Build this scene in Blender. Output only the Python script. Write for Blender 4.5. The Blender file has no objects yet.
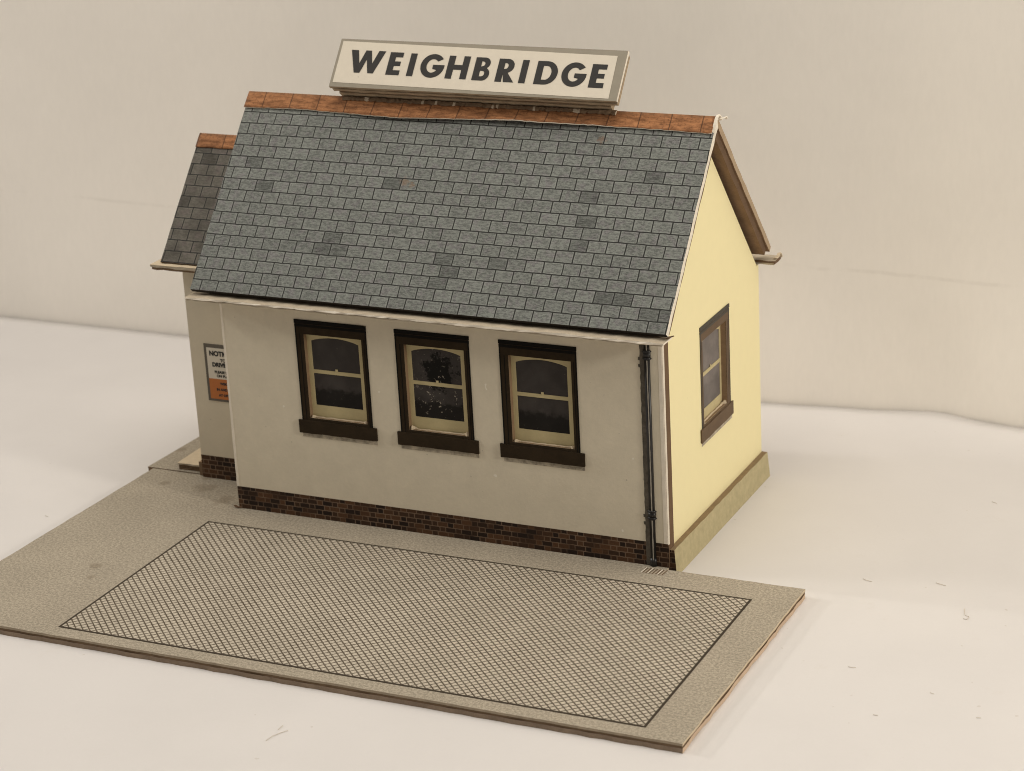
import bpy, bmesh, math, random
from mathutils import Vector, Matrix
random.seed(7)
S = bpy.context.scene
COL = S.collection
def rad(a): return math.radians(a)

# ------------------------------------------------------------------ node helpers
class NT:
    def __init__(s, name, rough=0.8, spec=0.3):
        s.m = bpy.data.materials.new(name); s.m.use_nodes = True
        s.t = s.m.node_tree; s.b = s.t.nodes['Principled BSDF']
        s.b.inputs['Roughness'].default_value = rough
        s.b.inputs['Specular IOR Level'].default_value = spec
    def n(s, typ, **kw):
        o = s.t.nodes.new(typ)
        for k, v in kw.items(): setattr(o, k, v)
        return o
    def put(s, sock, v):
        if isinstance(v, bpy.types.NodeSocket): s.t.links.new(v, sock)
        elif isinstance(v, (tuple, list)) and len(v) == 3 and sock.type == 'RGBA': sock.default_value = (*v, 1)
        else: sock.default_value = v
    def math(s, op, a, b=0.0, c=None, clamp=False):
        o = s.n('ShaderNodeMath', operation=op); o.use_clamp = clamp
        s.put(o.inputs[0], a); s.put(o.inputs[1], b)
        if c is not None: s.put(o.inputs[2], c)
        return o.outputs[0]
    def uv(s):
        sp = s.n('ShaderNodeSeparateXYZ'); s.t.links.new(s.n('ShaderNodeUVMap').outputs[0], sp.inputs[0])
        return sp.outputs[0], sp.outputs[1]
    def vec(s, x, y, z=0.0):
        o = s.n('ShaderNodeCombineXYZ'); s.put(o.inputs[0], x); s.put(o.inputs[1], y); s.put(o.inputs[2], z)
        return o.outputs[0]
    def obj(s): return s.n('ShaderNodeTexCoord').outputs['Object']
    def noise(s, v, scale, detail=3, rough=0.55):
        o = s.n('ShaderNodeTexNoise'); s.put(o.inputs['Vector'], v)
        o.inputs['Scale'].default_value = scale; o.inputs['Detail'].default_value = detail
        o.inputs['Roughness'].default_value = rough
        return o.outputs['Fac']
    def white(s, v):
        o = s.n('ShaderNodeTexWhiteNoise', noise_dimensions='3D'); s.put(o.inputs['Vector'], v)
        return o.outputs['Value']
    def ramp(s, x, a, b, lo=0.0, hi=1.0):
        o = s.n('ShaderNodeMapRange', interpolation_type='SMOOTHSTEP')
        s.put(o.inputs[0], x); s.put(o.inputs[1], a); s.put(o.inputs[2], b); s.put(o.inputs[3], lo); s.put(o.inputs[4], hi)
        return o.outputs[0]
    def mix(s, f, a, b, mode='MIX'):
        o = s.n('ShaderNodeMix', data_type='RGBA', blend_type=mode)
        s.put(o.inputs[0], f); s.put(o.inputs[6], a); s.put(o.inputs[7], b)
        return o.outputs[2]
    def scale(s, c, f):      # colour times a value
        o = s.n('ShaderNodeVectorMath', operation='SCALE')
        s.put(o.inputs[0], c); s.put(o.inputs['Scale'], f); return o.outputs[0]
    def rgb(s, c):
        o = s.n('ShaderNodeRGB'); o.outputs[0].default_value = (*c, 1); return o.outputs[0]
    def bump(s, h, strength=0.3, dist=0.02):
        o = s.n('ShaderNodeBump'); o.inputs['Strength'].default_value = strength; o.inputs['Distance'].default_value = dist
        s.put(o.inputs['Height'], h); s.t.links.new(o.outputs[0], s.b.inputs['Normal'])
    def out(s, c): s.put(s.b.inputs['Base Color'], c); return s.m

def card(name, c, var=0.12, scale=6, fine=60, rough=0.85, spec=0.2, bump=0.12, specks=0.0, flecks=0.0):
    """plain card or paper with fibre grain, mottling and a few specks"""
    k = NT(name, rough, spec); o = k.obj()
    a = k.noise(o, scale, 4); b = k.noise(o, fine, 2)
    f = k.math('ADD', k.math('MULTIPLY', k.math('SUBTRACT', a, 0.5), 2*var), k.math('MULTIPLY', k.math('SUBTRACT', b, 0.5), var))
    col = k.scale(k.rgb(c), k.math('ADD', f, 1.0))
    if specks:
        sp = k.ramp(k.noise(o, 9, 2, 0.4), 0.76, 0.80, 0, specks)
        col = k.mix(sp, col, tuple(x*0.45 for x in c))
    if flecks:
        col = k.mix(k.ramp(k.noise(o, 5.5, 1, 0.3), 0.795, 0.81, 0, flecks), col, (0.85, 0.80, 0.70))
    k.bump(b, bump, 0.01)
    return k.out(col)

# printed dark slates: distance along the roof and down the slope
DARK = [(-6.8, 2.99), (-7.01, 3.15), (-6.63, 3.14), (-4.53, 3.17), (-4.33, 3.43), (-4.47, 3.68), (-1.95, 1.69), (-1.95, 2.19), (-1.96, 2.66), (-1.22, 3.66), (-0.88, 3.65), (-8.68, 2.09), (-8.42, 2.09), (-8.98, 1.5), (-0.18, 3.96), (0.09, 4.01), (-6.01, 1.72), (-3.17, 3.15), (-0.86, 1.28)]
def slate_mat(name, base, grime=0.0, contrast=1.0):
    k = NT(name, 0.78, 0.28); u, v = k.uv()
    W, H = 0.362, 0.237
    wob = k.noise(k.vec(u, v), 5, 2)
    vv = k.math('ADD', v, k.math('MULTIPLY', k.math('SUBTRACT', wob, 0.5), 0.022))
    r = k.math('DIVIDE', vv, H); row = k.math('FLOOR', r); fv = k.math('FRACT', r)
    jit = k.white(k.vec(row, 3.3, 1.7))
    off = k.math('ADD', k.math('MULTIPLY', row, 0.5), k.math('MULTIPLY', jit, 0.20))
    c0 = k.math('ADD', k.math('DIVIDE', u, W), off)
    c = k.math('ADD', c0, k.math('MULTIPLY', k.math('SUBTRACT', k.noise(k.vec(k.math('MULTIPLY', u, 2.2), row), 1.0, 1), 0.5), 0.18))
    colm = k.math('FLOOR', c); fu = k.math('FRACT', c)
    du = k.math('MULTIPLY', k.math('MINIMUM', fu, k.math('SUBTRACT', 1.0, fu)), W)
    dv = k.math('MULTIPLY', k.math('MINIMUM', fv, k.math('SUBTRACT', 1.0, fv)), H)
    d = k.math('MINIMUM', du, dv)
    line = k.ramp(d, 0.006, 0.018, 1.0, 0.0)
    rim = k.ramp(d, 0.016, 0.040, 1.0, 0.0)
    rnd = k.white(k.vec(colm, row, 0.5)); rnd2 = k.white(k.vec(colm, row, 8.5))
    grain = k.noise(k.vec(k.math('MULTIPLY', u, 13), k.math('MULTIPLY', v, 30), rnd), 1.0, 3, 0.65)
    fleck = k.noise(k.vec(u, v, rnd), 42, 3, 0.7)
    streak = k.ramp(grain, 0.36, 0.62, -0.30*contrast, 0.20*contrast)
    val = k.math('ADD', 1.0, streak)
    val = k.math('ADD', val, k.math('MULTIPLY', k.math('SUBTRACT', fleck, 0.5), 1.1*contrast))
    val = k.math('ADD', val, k.math('MULTIPLY', k.math('SUBTRACT', rnd2, 0.5), 0.16))
    val = k.math('ADD', val, k.math('MULTIPLY', rim, 0.26))
    # clusters of darker printed slates
    uc = k.math('SUBTRACT', u, k.math('MULTIPLY', k.math('SUBTRACT', fu, 0.5), W)); vc = k.math('MULTIPLY', k.math('ADD', row, 0.5), H)
    dark = None
    for (a, b) in (DARK if not grime else DARK[:0]):
        hit = k.math('MULTIPLY', k.math('LESS_THAN', k.math('ABSOLUTE', k.math('SUBTRACT', uc, a)), 0.185), k.math('LESS_THAN', k.math('ABSOLUTE', k.math('SUBTRACT', vc, b)), 0.119))
        dark = hit if dark is None else k.math('MAXIMUM', dark, hit)
    if dark is None: dark = k.math('GREATER_THAN', rnd, 0.90)
    dark = k.math('MULTIPLY', dark, k.ramp(k.noise(k.vec(k.math('MULTIPLY', u, 7), k.math('MULTIPLY', v, 45), rnd), 1.0, 2), 0.3, 0.6, 1.25, 0.55))
    val = k.math('MULTIPLY', val, k.math('SUBTRACT', 1.0, k.math('MULTIPLY', dark, 0.42)))
    col = k.scale(k.rgb(base), val)
    warm = k.ramp(k.noise(k.vec(u, v, 4.0), 6.0, 3), 0.48, 0.66, 0, 0.85)
    col = k.mix(warm, col, k.scale(k.rgb((base[0]*1.0, base[1]*0.92, base[2]*1.0)), val))
    for (a, b, r0) in ((-5.6, 1.72, 0.14), (-5.43, 1.78, 0.08), (-1.9, 0.62, 0.12)):
        q = k.math('ADD', k.math('ABSOLUTE', k.math('SUBTRACT', u, a)), k.math('ABSOLUTE', k.math('SUBTRACT', v, b)))
        q = k.math('ADD', q, k.math('MULTIPLY', k.math('SUBTRACT', k.noise(k.vec(u, v, 9.0), 16, 3), 0.5), 0.3))
        col = k.mix(k.ramp(q, r0*0.4, r0, 0.5, 0.0), col, (0.22, 0.135, 0.08))
    if grime:
        g = k.ramp(k.noise(k.vec(u, v, 7.0), 2.4, 4), 0.42, 0.68, 0, grime)
        col = k.mix(g, col, (0.05, 0.045, 0.035))
    col = k.mix(line, col, (0.022, 0.022, 0.020))
    k.bump(k.math('SUBTRACT', fleck, line), 0.08, 0.01)
    return k.out(col)

def brick_mat(name):
    k = NT(name, 0.85, 0.2); u, v = k.uv()
    H = 0.0985; P = 0.33
    r = k.math('DIVIDE', k.math('ADD', v, k.math('MULTIPLY', k.noise(k.vec(u, v), 7, 1), 0.012)), H); row = k.math('FLOOR', r); fv = k.math('FRACT', r)
    par = k.math('FRACT', k.math('MULTIPLY', row, 0.5))
    c = k.math('ADD', k.math('DIVIDE', u, P), k.math('ADD', par, k.math('MULTIPLY', k.white(k.vec(row, 1.0, 2.0)), 0.1)))
    per = k.math('FLOOR', c); fu = k.math('FRACT', c)
    head = k.math('GREATER_THAN', fu, 0.64)
    d1 = k.math('ABSOLUTE', k.math('SUBTRACT', fu, 0.64)); d2 = k.math('MINIMUM', fu, k.math('SUBTRACT', 1.0, fu))
    du = k.math('MULTIPLY', k.math('MINIMUM', d1, d2), P)
    dv = k.math('MULTIPLY', k.math('MINIMUM', fv, k.math('SUBTRACT', 1.0, fv)), H)
    nz = k.noise(k.vec(u, v), 30, 3)
    d = k.math('ADD', k.math('MINIMUM', du, dv), k.math('MULTIPLY', k.math('SUBTRACT', nz, 0.5), 0.012))
    line = k.ramp(d, 0.002, 0.014, 1.0, 0.0)
    rnd = k.white(k.vec(per, row, head))
    a = k.mix(k.ramp(rnd, 0.1, 0.9), (0.021, 0.012, 0.008), (0.094, 0.046, 0.022))
    a = k.mix(k.math('MULTIPLY', k.math('GREATER_THAN', rnd, 0.86), 0.5), a, (0.010, 0.008, 0.007))
    a = k.scale(a, k.math('ADD', 0.6, k.math('MULTIPLY', nz, 0.8)))
    low = k.ramp(k.noise(k.vec(u, v, 3.0), 2.2, 3), 0.35, 0.62, 0.25, 1.0)
    a = k.mix(k.math('MULTIPLY', line, low), a, (0.185, 0.125, 0.085))
    return k.out(a)

def tile_mat(name, period=0.60):
    k = NT(name, 0.75, 0.25); u, v = k.uv()
    c = k.math('ADD', k.math('DIVIDE', u, period), 0.12); col = k.math('FLOOR', c); fu = k.math('FRACT', c)
    du = k.math('MULTIPLY', k.math('MINIMUM', fu, k.math('SUBTRACT', 1.0, fu)), period)
    line = k.ramp(du, 0.004, 0.018, 0.75, 0.0)
    rnd = k.white(k.vec(col, 1.0, 4.0))
    g = k.noise(k.vec(k.math('MULTIPLY', u, 4), k.math('MULTIPLY', v, 16), rnd), 1.0, 4, 0.65)
    a = k.mix(k.ramp(g, 0.3, 0.7), (0.19, 0.080, 0.032), (0.45, 0.205, 0.088))
    a = k.scale(a, k.math('ADD', 0.82, k.math('MULTIPLY', rnd, 0.3)))
    a = k.mix(k.ramp(k.noise(k.vec(u, v, 2.0), 22, 3), 0.52, 0.68, 0, 0.55), a, (0.10, 0.042, 0.02))
    edge = k.ramp(v, 0.02, 0.06, 0.35, 0.0)
    a = k.mix(edge, a, (0.16, 0.085, 0.045))
    a = k.mix(line, a, (0.05, 0.022, 0.012))
    return k.out(a)

STAINS_SHADE = [(-10.12, -3.3, 0.16), (-9.9, -3.74, 0.1), (-10.21, 0.66, 0.3), (-11.14, 0.64, 0.14), (-9.48, 0.24, 0.26), (-10.44, 1.14, 0.16), (-11.86, 2.32, 0.18)]  # board stains; those beside the annex also paint in the office's shadow
def gravel(k, base, lo=0.80, hi=1.14, stain_shade=True):
    u, v = k.uv(); o = k.vec(u, v)
    a = k.noise(o, 21, 2, 0.6); b = k.noise(o, 44, 2, 0.5); m = k.noise(o, 0.7, 2)
    f = k.math('MULTIPLY', k.ramp(a, 0.36, 0.64, lo, hi), k.ramp(b, 0.3, 0.7, 0.86, 1.14))
    f = k.math('MULTIPLY', f, k.ramp(m, 0.3, 0.7, 0.95, 1.04))
    col = k.scale(k.rgb(base), f)
    if stain_shade:
        for (a, b, r0) in STAINS_SHADE:
            q = k.math('SQRT', k.math('ADD', k.math('POWER', k.math('SUBTRACT', u, a), 2.0), k.math('POWER', k.math('SUBTRACT', v, b), 2.0)))
            q = k.math('ADD', q, k.math('MULTIPLY', k.math('SUBTRACT', k.noise(k.vec(u, v, 12.0), 6, 4), 0.5), r0*1.6))
            col = k.mix(k.ramp(q, r0*0.35, r0, 0.42, 0.0), col, (0.17, 0.13, 0.085))
        s1 = k.ramp(k.noise(k.vec(u, v, 5.0), 1.7, 4, 0.7), 0.66, 0.78, 0, 0.35)
        col = k.mix(s1, col, tuple(x*0.45 for x in base))
    k.bump(a, 0.08, 0.01)
    return col, u, v

def ground_card():
    k = NT('gravel_print_card', 0.85, 0.2)
    col, u, v = gravel(k, (0.366, 0.320, 0.250)); return k.out(col)

PX1, PX2, PY1, PY2 = -9.222, 1.842, -5.728, -0.789
def hatch_mat():
    k = NT('crosshatch_print', 0.85, 0.2)
    col, u, v = gravel(k, (0.50, 0.445, 0.36), 0.88, 1.08, False)
    lines = None
    for sgn in (1, -1):
        t = k.math('DIVIDE', k.math('ADD', k.math('MULTIPLY', u, 0.98*sgn), v), 0.146)
        f = k.math('FRACT', t); dd = k.math('ABSOLUTE', k.math('SUBTRACT', f, 0.5))
        l = k.ramp(dd, 0.08, 0.18, 0.95, 0.0)
        lines = l if lines is None else k.math('MAXIMUM', lines, l)
    thin = k.ramp(k.noise(k.vec(u, v, 2.0), 3.0, 3), 0.25, 0.75, 0.85, 1.0)
    col = k.mix(k.math('MULTIPLY', lines, thin), col, (0.070, 0.052, 0.033))
    ex = k.math('MINIMUM', k.math('SUBTRACT', u, PX1), k.math('SUBTRACT', PX2, u))
    ey = k.math('MINIMUM', k.math('SUBTRACT', v, PY1), k.math('SUBTRACT', PY2, v))
    col = k.mix(k.ramp(k.math('MINIMUM', ex, ey), 0.034, 0.056, 1.0, 0.0), col, (0.050, 0.038, 0.026))
    return k.out(col)

def pane_mat(name, seed, plant, gain=1.0, dusk=0.82):
    """dark printed glass; one print carries pale leaf flecks"""
    k = NT(name, 0.6, 0.12); u, v = k.uv()
    n = k.noise(k.vec(u, v, seed), 2.6, 4, 0.6)
    col = k.mix(k.ramp(n, 0.35, 0.7), (0.052, 0.046, 0.043), (0.068, 0.060, 0.056))
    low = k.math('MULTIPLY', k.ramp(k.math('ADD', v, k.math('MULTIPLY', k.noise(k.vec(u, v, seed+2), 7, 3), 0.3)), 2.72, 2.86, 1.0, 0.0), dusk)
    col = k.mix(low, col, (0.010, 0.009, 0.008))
    fl = k.noise(k.vec(u, v, seed+5), 15, 3, 0.7)
    col = k.scale(col, gain)
    if plant:
        du = k.math('ADD', u, 4.47); dv = k.math('SUBTRACT', v, 3.22)
        rr = k.math('SQRT', k.math('ADD', k.math('MULTIPLY', du, du), k.math('MULTIPLY', k.math('MULTIPLY', dv, dv), 0.8)))
        rr = k.math('ADD', rr, k.math('MULTIPLY', k.math('SUBTRACT', k.noise(k.vec(u, v, seed+9), 7, 4, 0.7), 0.5), 0.75))
        col = k.mix(k.ramp(rr, 0.24, 0.34, 0.95, 0.0), col, (0.007, 0.007, 0.006))
        band = k.ramp(k.math('ADD', k.math('ABSOLUTE', du), k.math('MULTIPLY', k.math('ABSOLUTE', k.math('SUBTRACT', v, 2.62)), 0.6)), 0.25, 0.55, 1.0, 0.25)
        col = k.mix(k.math('MULTIPLY', k.ramp(fl, 0.615, 0.66, 0, 0.85), band), col, (0.55, 0.49, 0.40))
    else:
        col = k.mix(k.ramp(fl, 0.66, 0.72, 0, 0.16), col, (0.28, 0.25, 0.2))
    return k.out(col)

def paper_table():
    k = NT('white_table_paper', 0.72, 0.25); o = k.obj()
    a = k.noise(o, 0.35, 4); b = k.noise(o, 26, 3)
    f = k.math('ADD', k.ramp(a, 0.3, 0.7, 0.975, 1.01), k.math('MULTIPLY', k.math('SUBTRACT', b, 0.5), 0.035))
    col = k.scale(k.rgb((0.69, 0.665, 0.65)), f)
    sp = k.ramp(k.noise(o, 6.5, 2, 0.4), 0.765, 0.79, 0, 0.32)
    col = k.mix(sp, col, (0.42, 0.36, 0.29))
    gr = k.ramp(k.noise(o, 1.5, 5, 0.75), 0.60, 0.75, 0, 0.10)
    col = k.mix(gr, col, (0.55, 0.48, 0.40))
    k.bump(k.noise(o, 0.5, 3), 0.10, 0.25)
    return k.out(col)

def paper_wall():
    k = NT('white_backdrop_paper', 0.8, 0.2); o = k.obj()
    sp = k.n('ShaderNodeSeparateXYZ'); k.put(sp.inputs[0], o); x, y, z = sp.outputs
    a = k.noise(o, 0.22, 3); b = k.noise(k.vec(k.math('MULTIPLY', x, 11), y, k.math('MULTIPLY', z, 3.5)), 1.0, 3)
    f = k.math('ADD', k.ramp(a, 0.3, 0.7, 0.97, 1.015), k.math('MULTIPLY', k.math('SUBTRACT', b, 0.5), 0.055))
    col = k.scale(k.rgb((0.87, 0.825, 0.76)), f)
    # faint handling crease running along the paper
    ln = k.math('ADD', k.math('SUBTRACT', z, 2.82), k.math('ADD', k.math('MULTIPLY', x, 0.014), k.math('MULTIPLY', k.math('SUBTRACT', k.noise(o, 0.8, 3), 0.5), 0.12)))
    br = k.ramp(k.noise(o, 0.9, 4, 0.7), 0.40, 0.62, 0, 0.11)
    col = k.mix(k.math('MULTIPLY', k.ramp(k.math('ABSOLUTE', ln), 0.015, 0.06, 1.0, 0.0), br), col, (0.33, 0.28, 0.22))
    k.bump(k.math('ADD', k.math('MULTIPLY', b, 0.25), k.noise(o, 0.6, 3)), 0.12, 0.10)
    return k.out(col)

M = dict(
    render=card('cream_render_card', (0.70, 0.632, 0.500), 0.085, 3, 18, 0.8, 0.25, 0.35, 0.5, 0.8),
    annexwall=card('annex_render_card', (0.60, 0.535, 0.415), 0.06, 3, 16, 0.8, 0.25, 0.25, 0.3),
    gable=card('yellow_cream_card', (0.885, 0.795, 0.475), 0.02, 5, 40, 0.75, 0.3, 0.05, 0.10),
    white=card('white_card_edge', (0.80, 0.73, 0.62), 0.12, 9, 45, 0.85, 0.2, 0.25),
    brown=card('brown_card', (0.25, 0.16, 0.095), 0.35, 3.2, 26, 0.9, 0.15, 0.25),
    strip=card('corner_card_edge', (0.155, 0.098, 0.060), 0.18, 4, 30, 0.9, 0.15, 0.2),
    grey=card('grey_card_edge', (0.44, 0.375, 0.285), 0.22, 6, 34, 0.9, 0.15, 0.25),
    khaki=card('khaki_stone_print', (0.46, 0.40, 0.24), 0.22, 7, 20, 0.85, 0.2, 0.2, 0.4),
    plinthtop=card('brown_plinth_edge', (0.25, 0.18, 0.105), 0.25, 6, 30, 0.9, 0.15, 0.2),
    peach=card('peach_board_edge', (0.58, 0.44, 0.325), 0.18, 5, 30, 0.9, 0.15, 0.25),
    mid=card('dark_board_edge', (0.17, 0.115, 0.072), 0.25, 5, 30, 0.9, 0.15, 0.2),
    edgetop=card('worn_front_edge', (0.36, 0.295, 0.215), 0.3, 5, 30, 0.9, 0.15, 0.2),
    edgelow=card('grey_brown_board_edge', (0.29, 0.22, 0.16), 0.35, 3, 30, 0.9, 0.15, 0.2),  # front board edge in shade, painted darker than the peach sides
    eave=card('black_eave_edge', (0.030, 0.025, 0.021), 0.3, 5, 30, 0.8, 0.2, 0.1),  # near-black eave face paints in the shadow of the gap over the gutter
    verge=card('tan_verge_edge', (0.40, 0.30, 0.20), 0.25, 6, 30, 0.9, 0.15, 0.2),
    rim=card('pale_board_rim', (0.60, 0.50, 0.36), 0.15, 8, 30, 0.9, 0.15, 0.2),
    frame=card('dark_brown_frame_print', (0.034, 0.0235, 0.0135), 0.40, 5, 30, 0.75, 0.08, 0.1),
    frameside=card('brown_frame_print', (0.125, 0.080, 0.046), 0.30, 5, 30, 0.65, 0.3, 0.1),
    linesside=card('grey_moulding_print', (0.060, 0.052, 0.042), 0.25, 6, 30, 0.6, 0.3, 0.05),
    frameline=card('black_moulding_print', (0.009, 0.008, 0.007), 0.25, 6, 30, 0.75, 0.08, 0.05),
    reveal=card('pale_brown_reveal', (0.26, 0.175, 0.105), 0.22, 6, 30, 0.85, 0.2, 0.2),
    sash=card('cream_sash_print', (0.54, 0.46, 0.26), 0.12, 6, 30, 0.75, 0.3, 0.1),
    black=card('black_pipe_print', (0.014, 0.013, 0.013), 0.2, 6, 30, 0.38, 0.5, 0.05),
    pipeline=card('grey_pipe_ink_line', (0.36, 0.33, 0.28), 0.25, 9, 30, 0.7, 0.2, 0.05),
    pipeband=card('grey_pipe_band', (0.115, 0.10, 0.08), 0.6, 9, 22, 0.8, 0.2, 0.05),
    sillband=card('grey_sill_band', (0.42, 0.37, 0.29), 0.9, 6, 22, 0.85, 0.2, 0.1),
    slate=slate_mat('grey_slate_print', (0.172, 0.182, 0.167)),
    slate_old=slate_mat('stained_slate_print', (0.135, 0.125, 0.105), 0.55, 0.6),
    brick=brick_mat('dark_brick_print'),
    tile=tile_mat('orange_ridge_tile_print'),
    ground=ground_card(), hatch=hatch_mat(),
    signface=card('ivory_sign_paper', (0.665, 0.605, 0.505), 0.06, 5, 30, 0.7, 0.3, 0.06, 0.3),
    signgrey=card('grey_sign_border', (0.29, 0.26, 0.205), 0.10, 5, 30, 0.75, 0.3, 0.06),
    signwood=card('sign_card_layers', (0.40, 0.31, 0.21), 0.30, 4, 30, 0.9, 0.15, 0.25),
    ink=card('charcoal_ink', (0.030, 0.028, 0.026), 0.25, 8, 40, 0.6, 0.3, 0.04),
    posterframe=card('poster_frame_print', (0.115, 0.10, 0.08), 0.1, 8, 40, 0.7, 0.3, 0.05),
    posterwhite=card('poster_white_paper', (0.62, 0.57, 0.48), 0.04, 8, 40, 0.7, 0.3, 0.05),
    orange=card('poster_orange_paper', (0.44, 0.15, 0.042), 0.08, 8, 40, 0.7, 0.3, 0.05),
    glue=card('dried_glue', (0.50, 0.42, 0.32), 0.3, 8, 30, 0.5, 0.4, 0.2),
    lint=card('grey_lint', (0.62, 0.56, 0.48), 0.2, 8, 30, 0.9, 0.1, 0.05),
    table=paper_table(), wall=paper_wall(),
)
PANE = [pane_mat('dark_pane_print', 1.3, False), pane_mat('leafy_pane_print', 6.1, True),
        pane_mat('plain_pane_print', 11.9, False), pane_mat('side_pane_print', 17.3, False, 3.4, 0.25)]

# ------------------------------------------------------------------ mesh helpers
def uv_box(bm, skip=()):
    l = bm.loops.layers.uv.verify()
    for f in bm.faces:
        if f.index in skip: continue
        n = f.normal; a = max(range(3), key=lambda i: abs(n[i]))
        for lp in f.loops:
            c = lp.vert.co
            lp[l].uv = (c.y, c.z) if a == 0 else ((c.x, c.z) if a == 1 else (c.x, c.y))

def link(name, bm, mats, parent=None, loc=None, smooth=False, keep_uv=False):
    """one mesh object; coordinates in bm are world ones, moved to the parent's origin"""
    bm.normal_update()
    if not keep_uv: uv_box(bm)
    base = Vector(loc) if loc is not None else (Vector(parent['_w']) if parent is not None and '_w' in parent else Vector((0, 0, 0)))
    bmesh.ops.translate(bm, verts=bm.verts, vec=-base)
    me = bpy.data.meshes.new(name); bm.to_mesh(me); bm.free()
    for m in (mats if isinstance(mats, (list, tuple)) else [mats]): me.materials.append(m)
    if smooth:
        for p in me.polygons: p.use_smooth = True
    o = bpy.data.objects.new(name, me); COL.objects.link(o)
    o['_w'] = tuple(base)
    if parent is not None:
        o.parent = parent; o.location = base - Vector(parent['_w'])
    else: o.location = base
    return o

def thing(name, loc, label, cat, group=None):
    o = bpy.data.objects.new(name, None); COL.objects.link(o); o.location = loc; o['_w'] = tuple(loc)
    o.empty_display_size = 0.3
    tag(o, label, cat, group); return o
def tag(o, label=None, cat=None, group=None, kind=None):
    if label: o['label'] = label
    if cat: o['category'] = cat
    if group: o['group'] = group
    if kind: o['kind'] = kind
    return o

def hexa(bm, P, mi=0, faces=None):
    """P: 8 corners, bottom ring then top ring; faces: material index per face (bottom, top, 4 sides)"""
    v = [bm.verts.new(p) for p in P]
    Q = [(3, 2, 1, 0), (4, 5, 6, 7), (0, 1, 5, 4), (1, 2, 6, 5), (2, 3, 7, 6), (3, 0, 4, 7)]
    out = []
    for i, q in enumerate(Q):
        f = bm.faces.new([v[j] for j in q]); f.material_index = faces[i] if faces else mi; out.append(f)
    return out
def box(bm, x0, x1, y0, y1, z0, z1, mi=0, faces=None):
    # side order: front (-y), right (+x), back (+y), left (-x)
    return hexa(bm, [(x0, y0, z0), (x1, y0, z0), (x1, y1, z0), (x0, y1, z0), (x0, y0, z1), (x1, y0, z1), (x1, y1, z1), (x0, y1, z1)], mi, faces)

def cut_edges(bm, axis, n):
    """slice the mesh across an axis so that its long edges can be roughened"""
    lo = min(v.co[axis] for v in bm.verts); hi = max(v.co[axis] for v in bm.verts)
    no = [0, 0, 0]; no[axis] = 1
    for i in range(1, n):
        co = [0, 0, 0]; co[axis] = lo + (hi-lo)*i/n
        bmesh.ops.bisect_plane(bm, geom=bm.verts[:]+bm.edges[:]+bm.faces[:], plane_co=co, plane_no=no)
def rough(bm, amp, seed=0, axes=(0, 1, 2), cond=None):
    r = random.Random(seed)
    for v in bm.verts:
        if cond and not cond(v.co): continue
        for a in axes: v.co[a] += r.uniform(-amp, amp)

def panel(to3, us, vs, holes, thick, top=None, reveal=1, back=2):
    """card wall with window openings. to3(u, v, depth) -> point; top = optional apex (u, v)"""
    bm = bmesh.new(); V = {}
    def vert(u, v, d):
        k = (round(u, 4), round(v, 4), d)
        if k not in V: V[k] = bm.verts.new(to3(u, v, thick if d else 0.0))
        return V[k]
    us = sorted(set(us + [h[i] for h in holes for i in (0, 1)])); vs = sorted(set(vs + [h[i] for h in holes for i in (2, 3)]))
    def solid(i, j):
        if i < 0 or j < 0 or i >= len(us)-1 or j >= len(vs)-1: return None
        cu, cv = (us[i]+us[i+1])/2, (vs[j]+vs[j+1])/2
        return not any(h[0] < cu < h[1] and h[2] < cv < h[3] for h in holes)
    def quad(pts, mi):
        f = bm.faces.new([vert(*p) for p in pts]); f.material_index = mi
    for i in range(len(us)-1):
        for j in range(len(vs)-1):
            if not solid(i, j): continue
            a, b, c, d = us[i], us[i+1], vs[j], vs[j+1]
            quad([(a, c, 0), (b, c, 0), (b, d, 0), (a, d, 0)], 0)
            quad([(a, c, 1), (a, d, 1), (b, d, 1), (b, c, 1)], back)
            for (ni, nj, p, q) in ((i-1, j, (a, d), (a, c)), (i+1, j, (b, c), (b, d)), (i, j-1, (a, c), (b, c)), (i, j+1, (b, d), (a, d))):
                nb = solid(ni, nj)
                if nb is True: continue
                if top and nj == len(vs)-1: continue
                quad([(*q, 0), (*p, 0), (*p, 1), (*q, 1)], reveal if nb is False else back)
    if top:
        h = vs[-1]
        quad([(u, h, 0) for u in us] + [(*top, 0)], 0)
        quad([(*top, 1)] + [(u, h, 1) for u in reversed(us)], back)
        for p, q in (((us[-1], h), top), (top, (us[0], h))): quad([(*q, 0), (*p, 0), (*p, 1), (*q, 1)], back)
    bmesh.ops.recalc_face_normals(bm, faces=bm.faces)
    return bm

# ------------------------------------------------------------------ measured sizes (1 unit = 1 cm of the card model)
W, D = 9.0, 4.94
RY, RZ = D/2, 7.677                      # main ridge
TZ = -0.17                               # table surface
ang = math.atan2(7.677-4.515, 2.47+0.2676); CA, SA = math.cos(ang), math.sin(ang)
SL = math.hypot(7.677-4.515, 2.47+0.2676)

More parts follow.
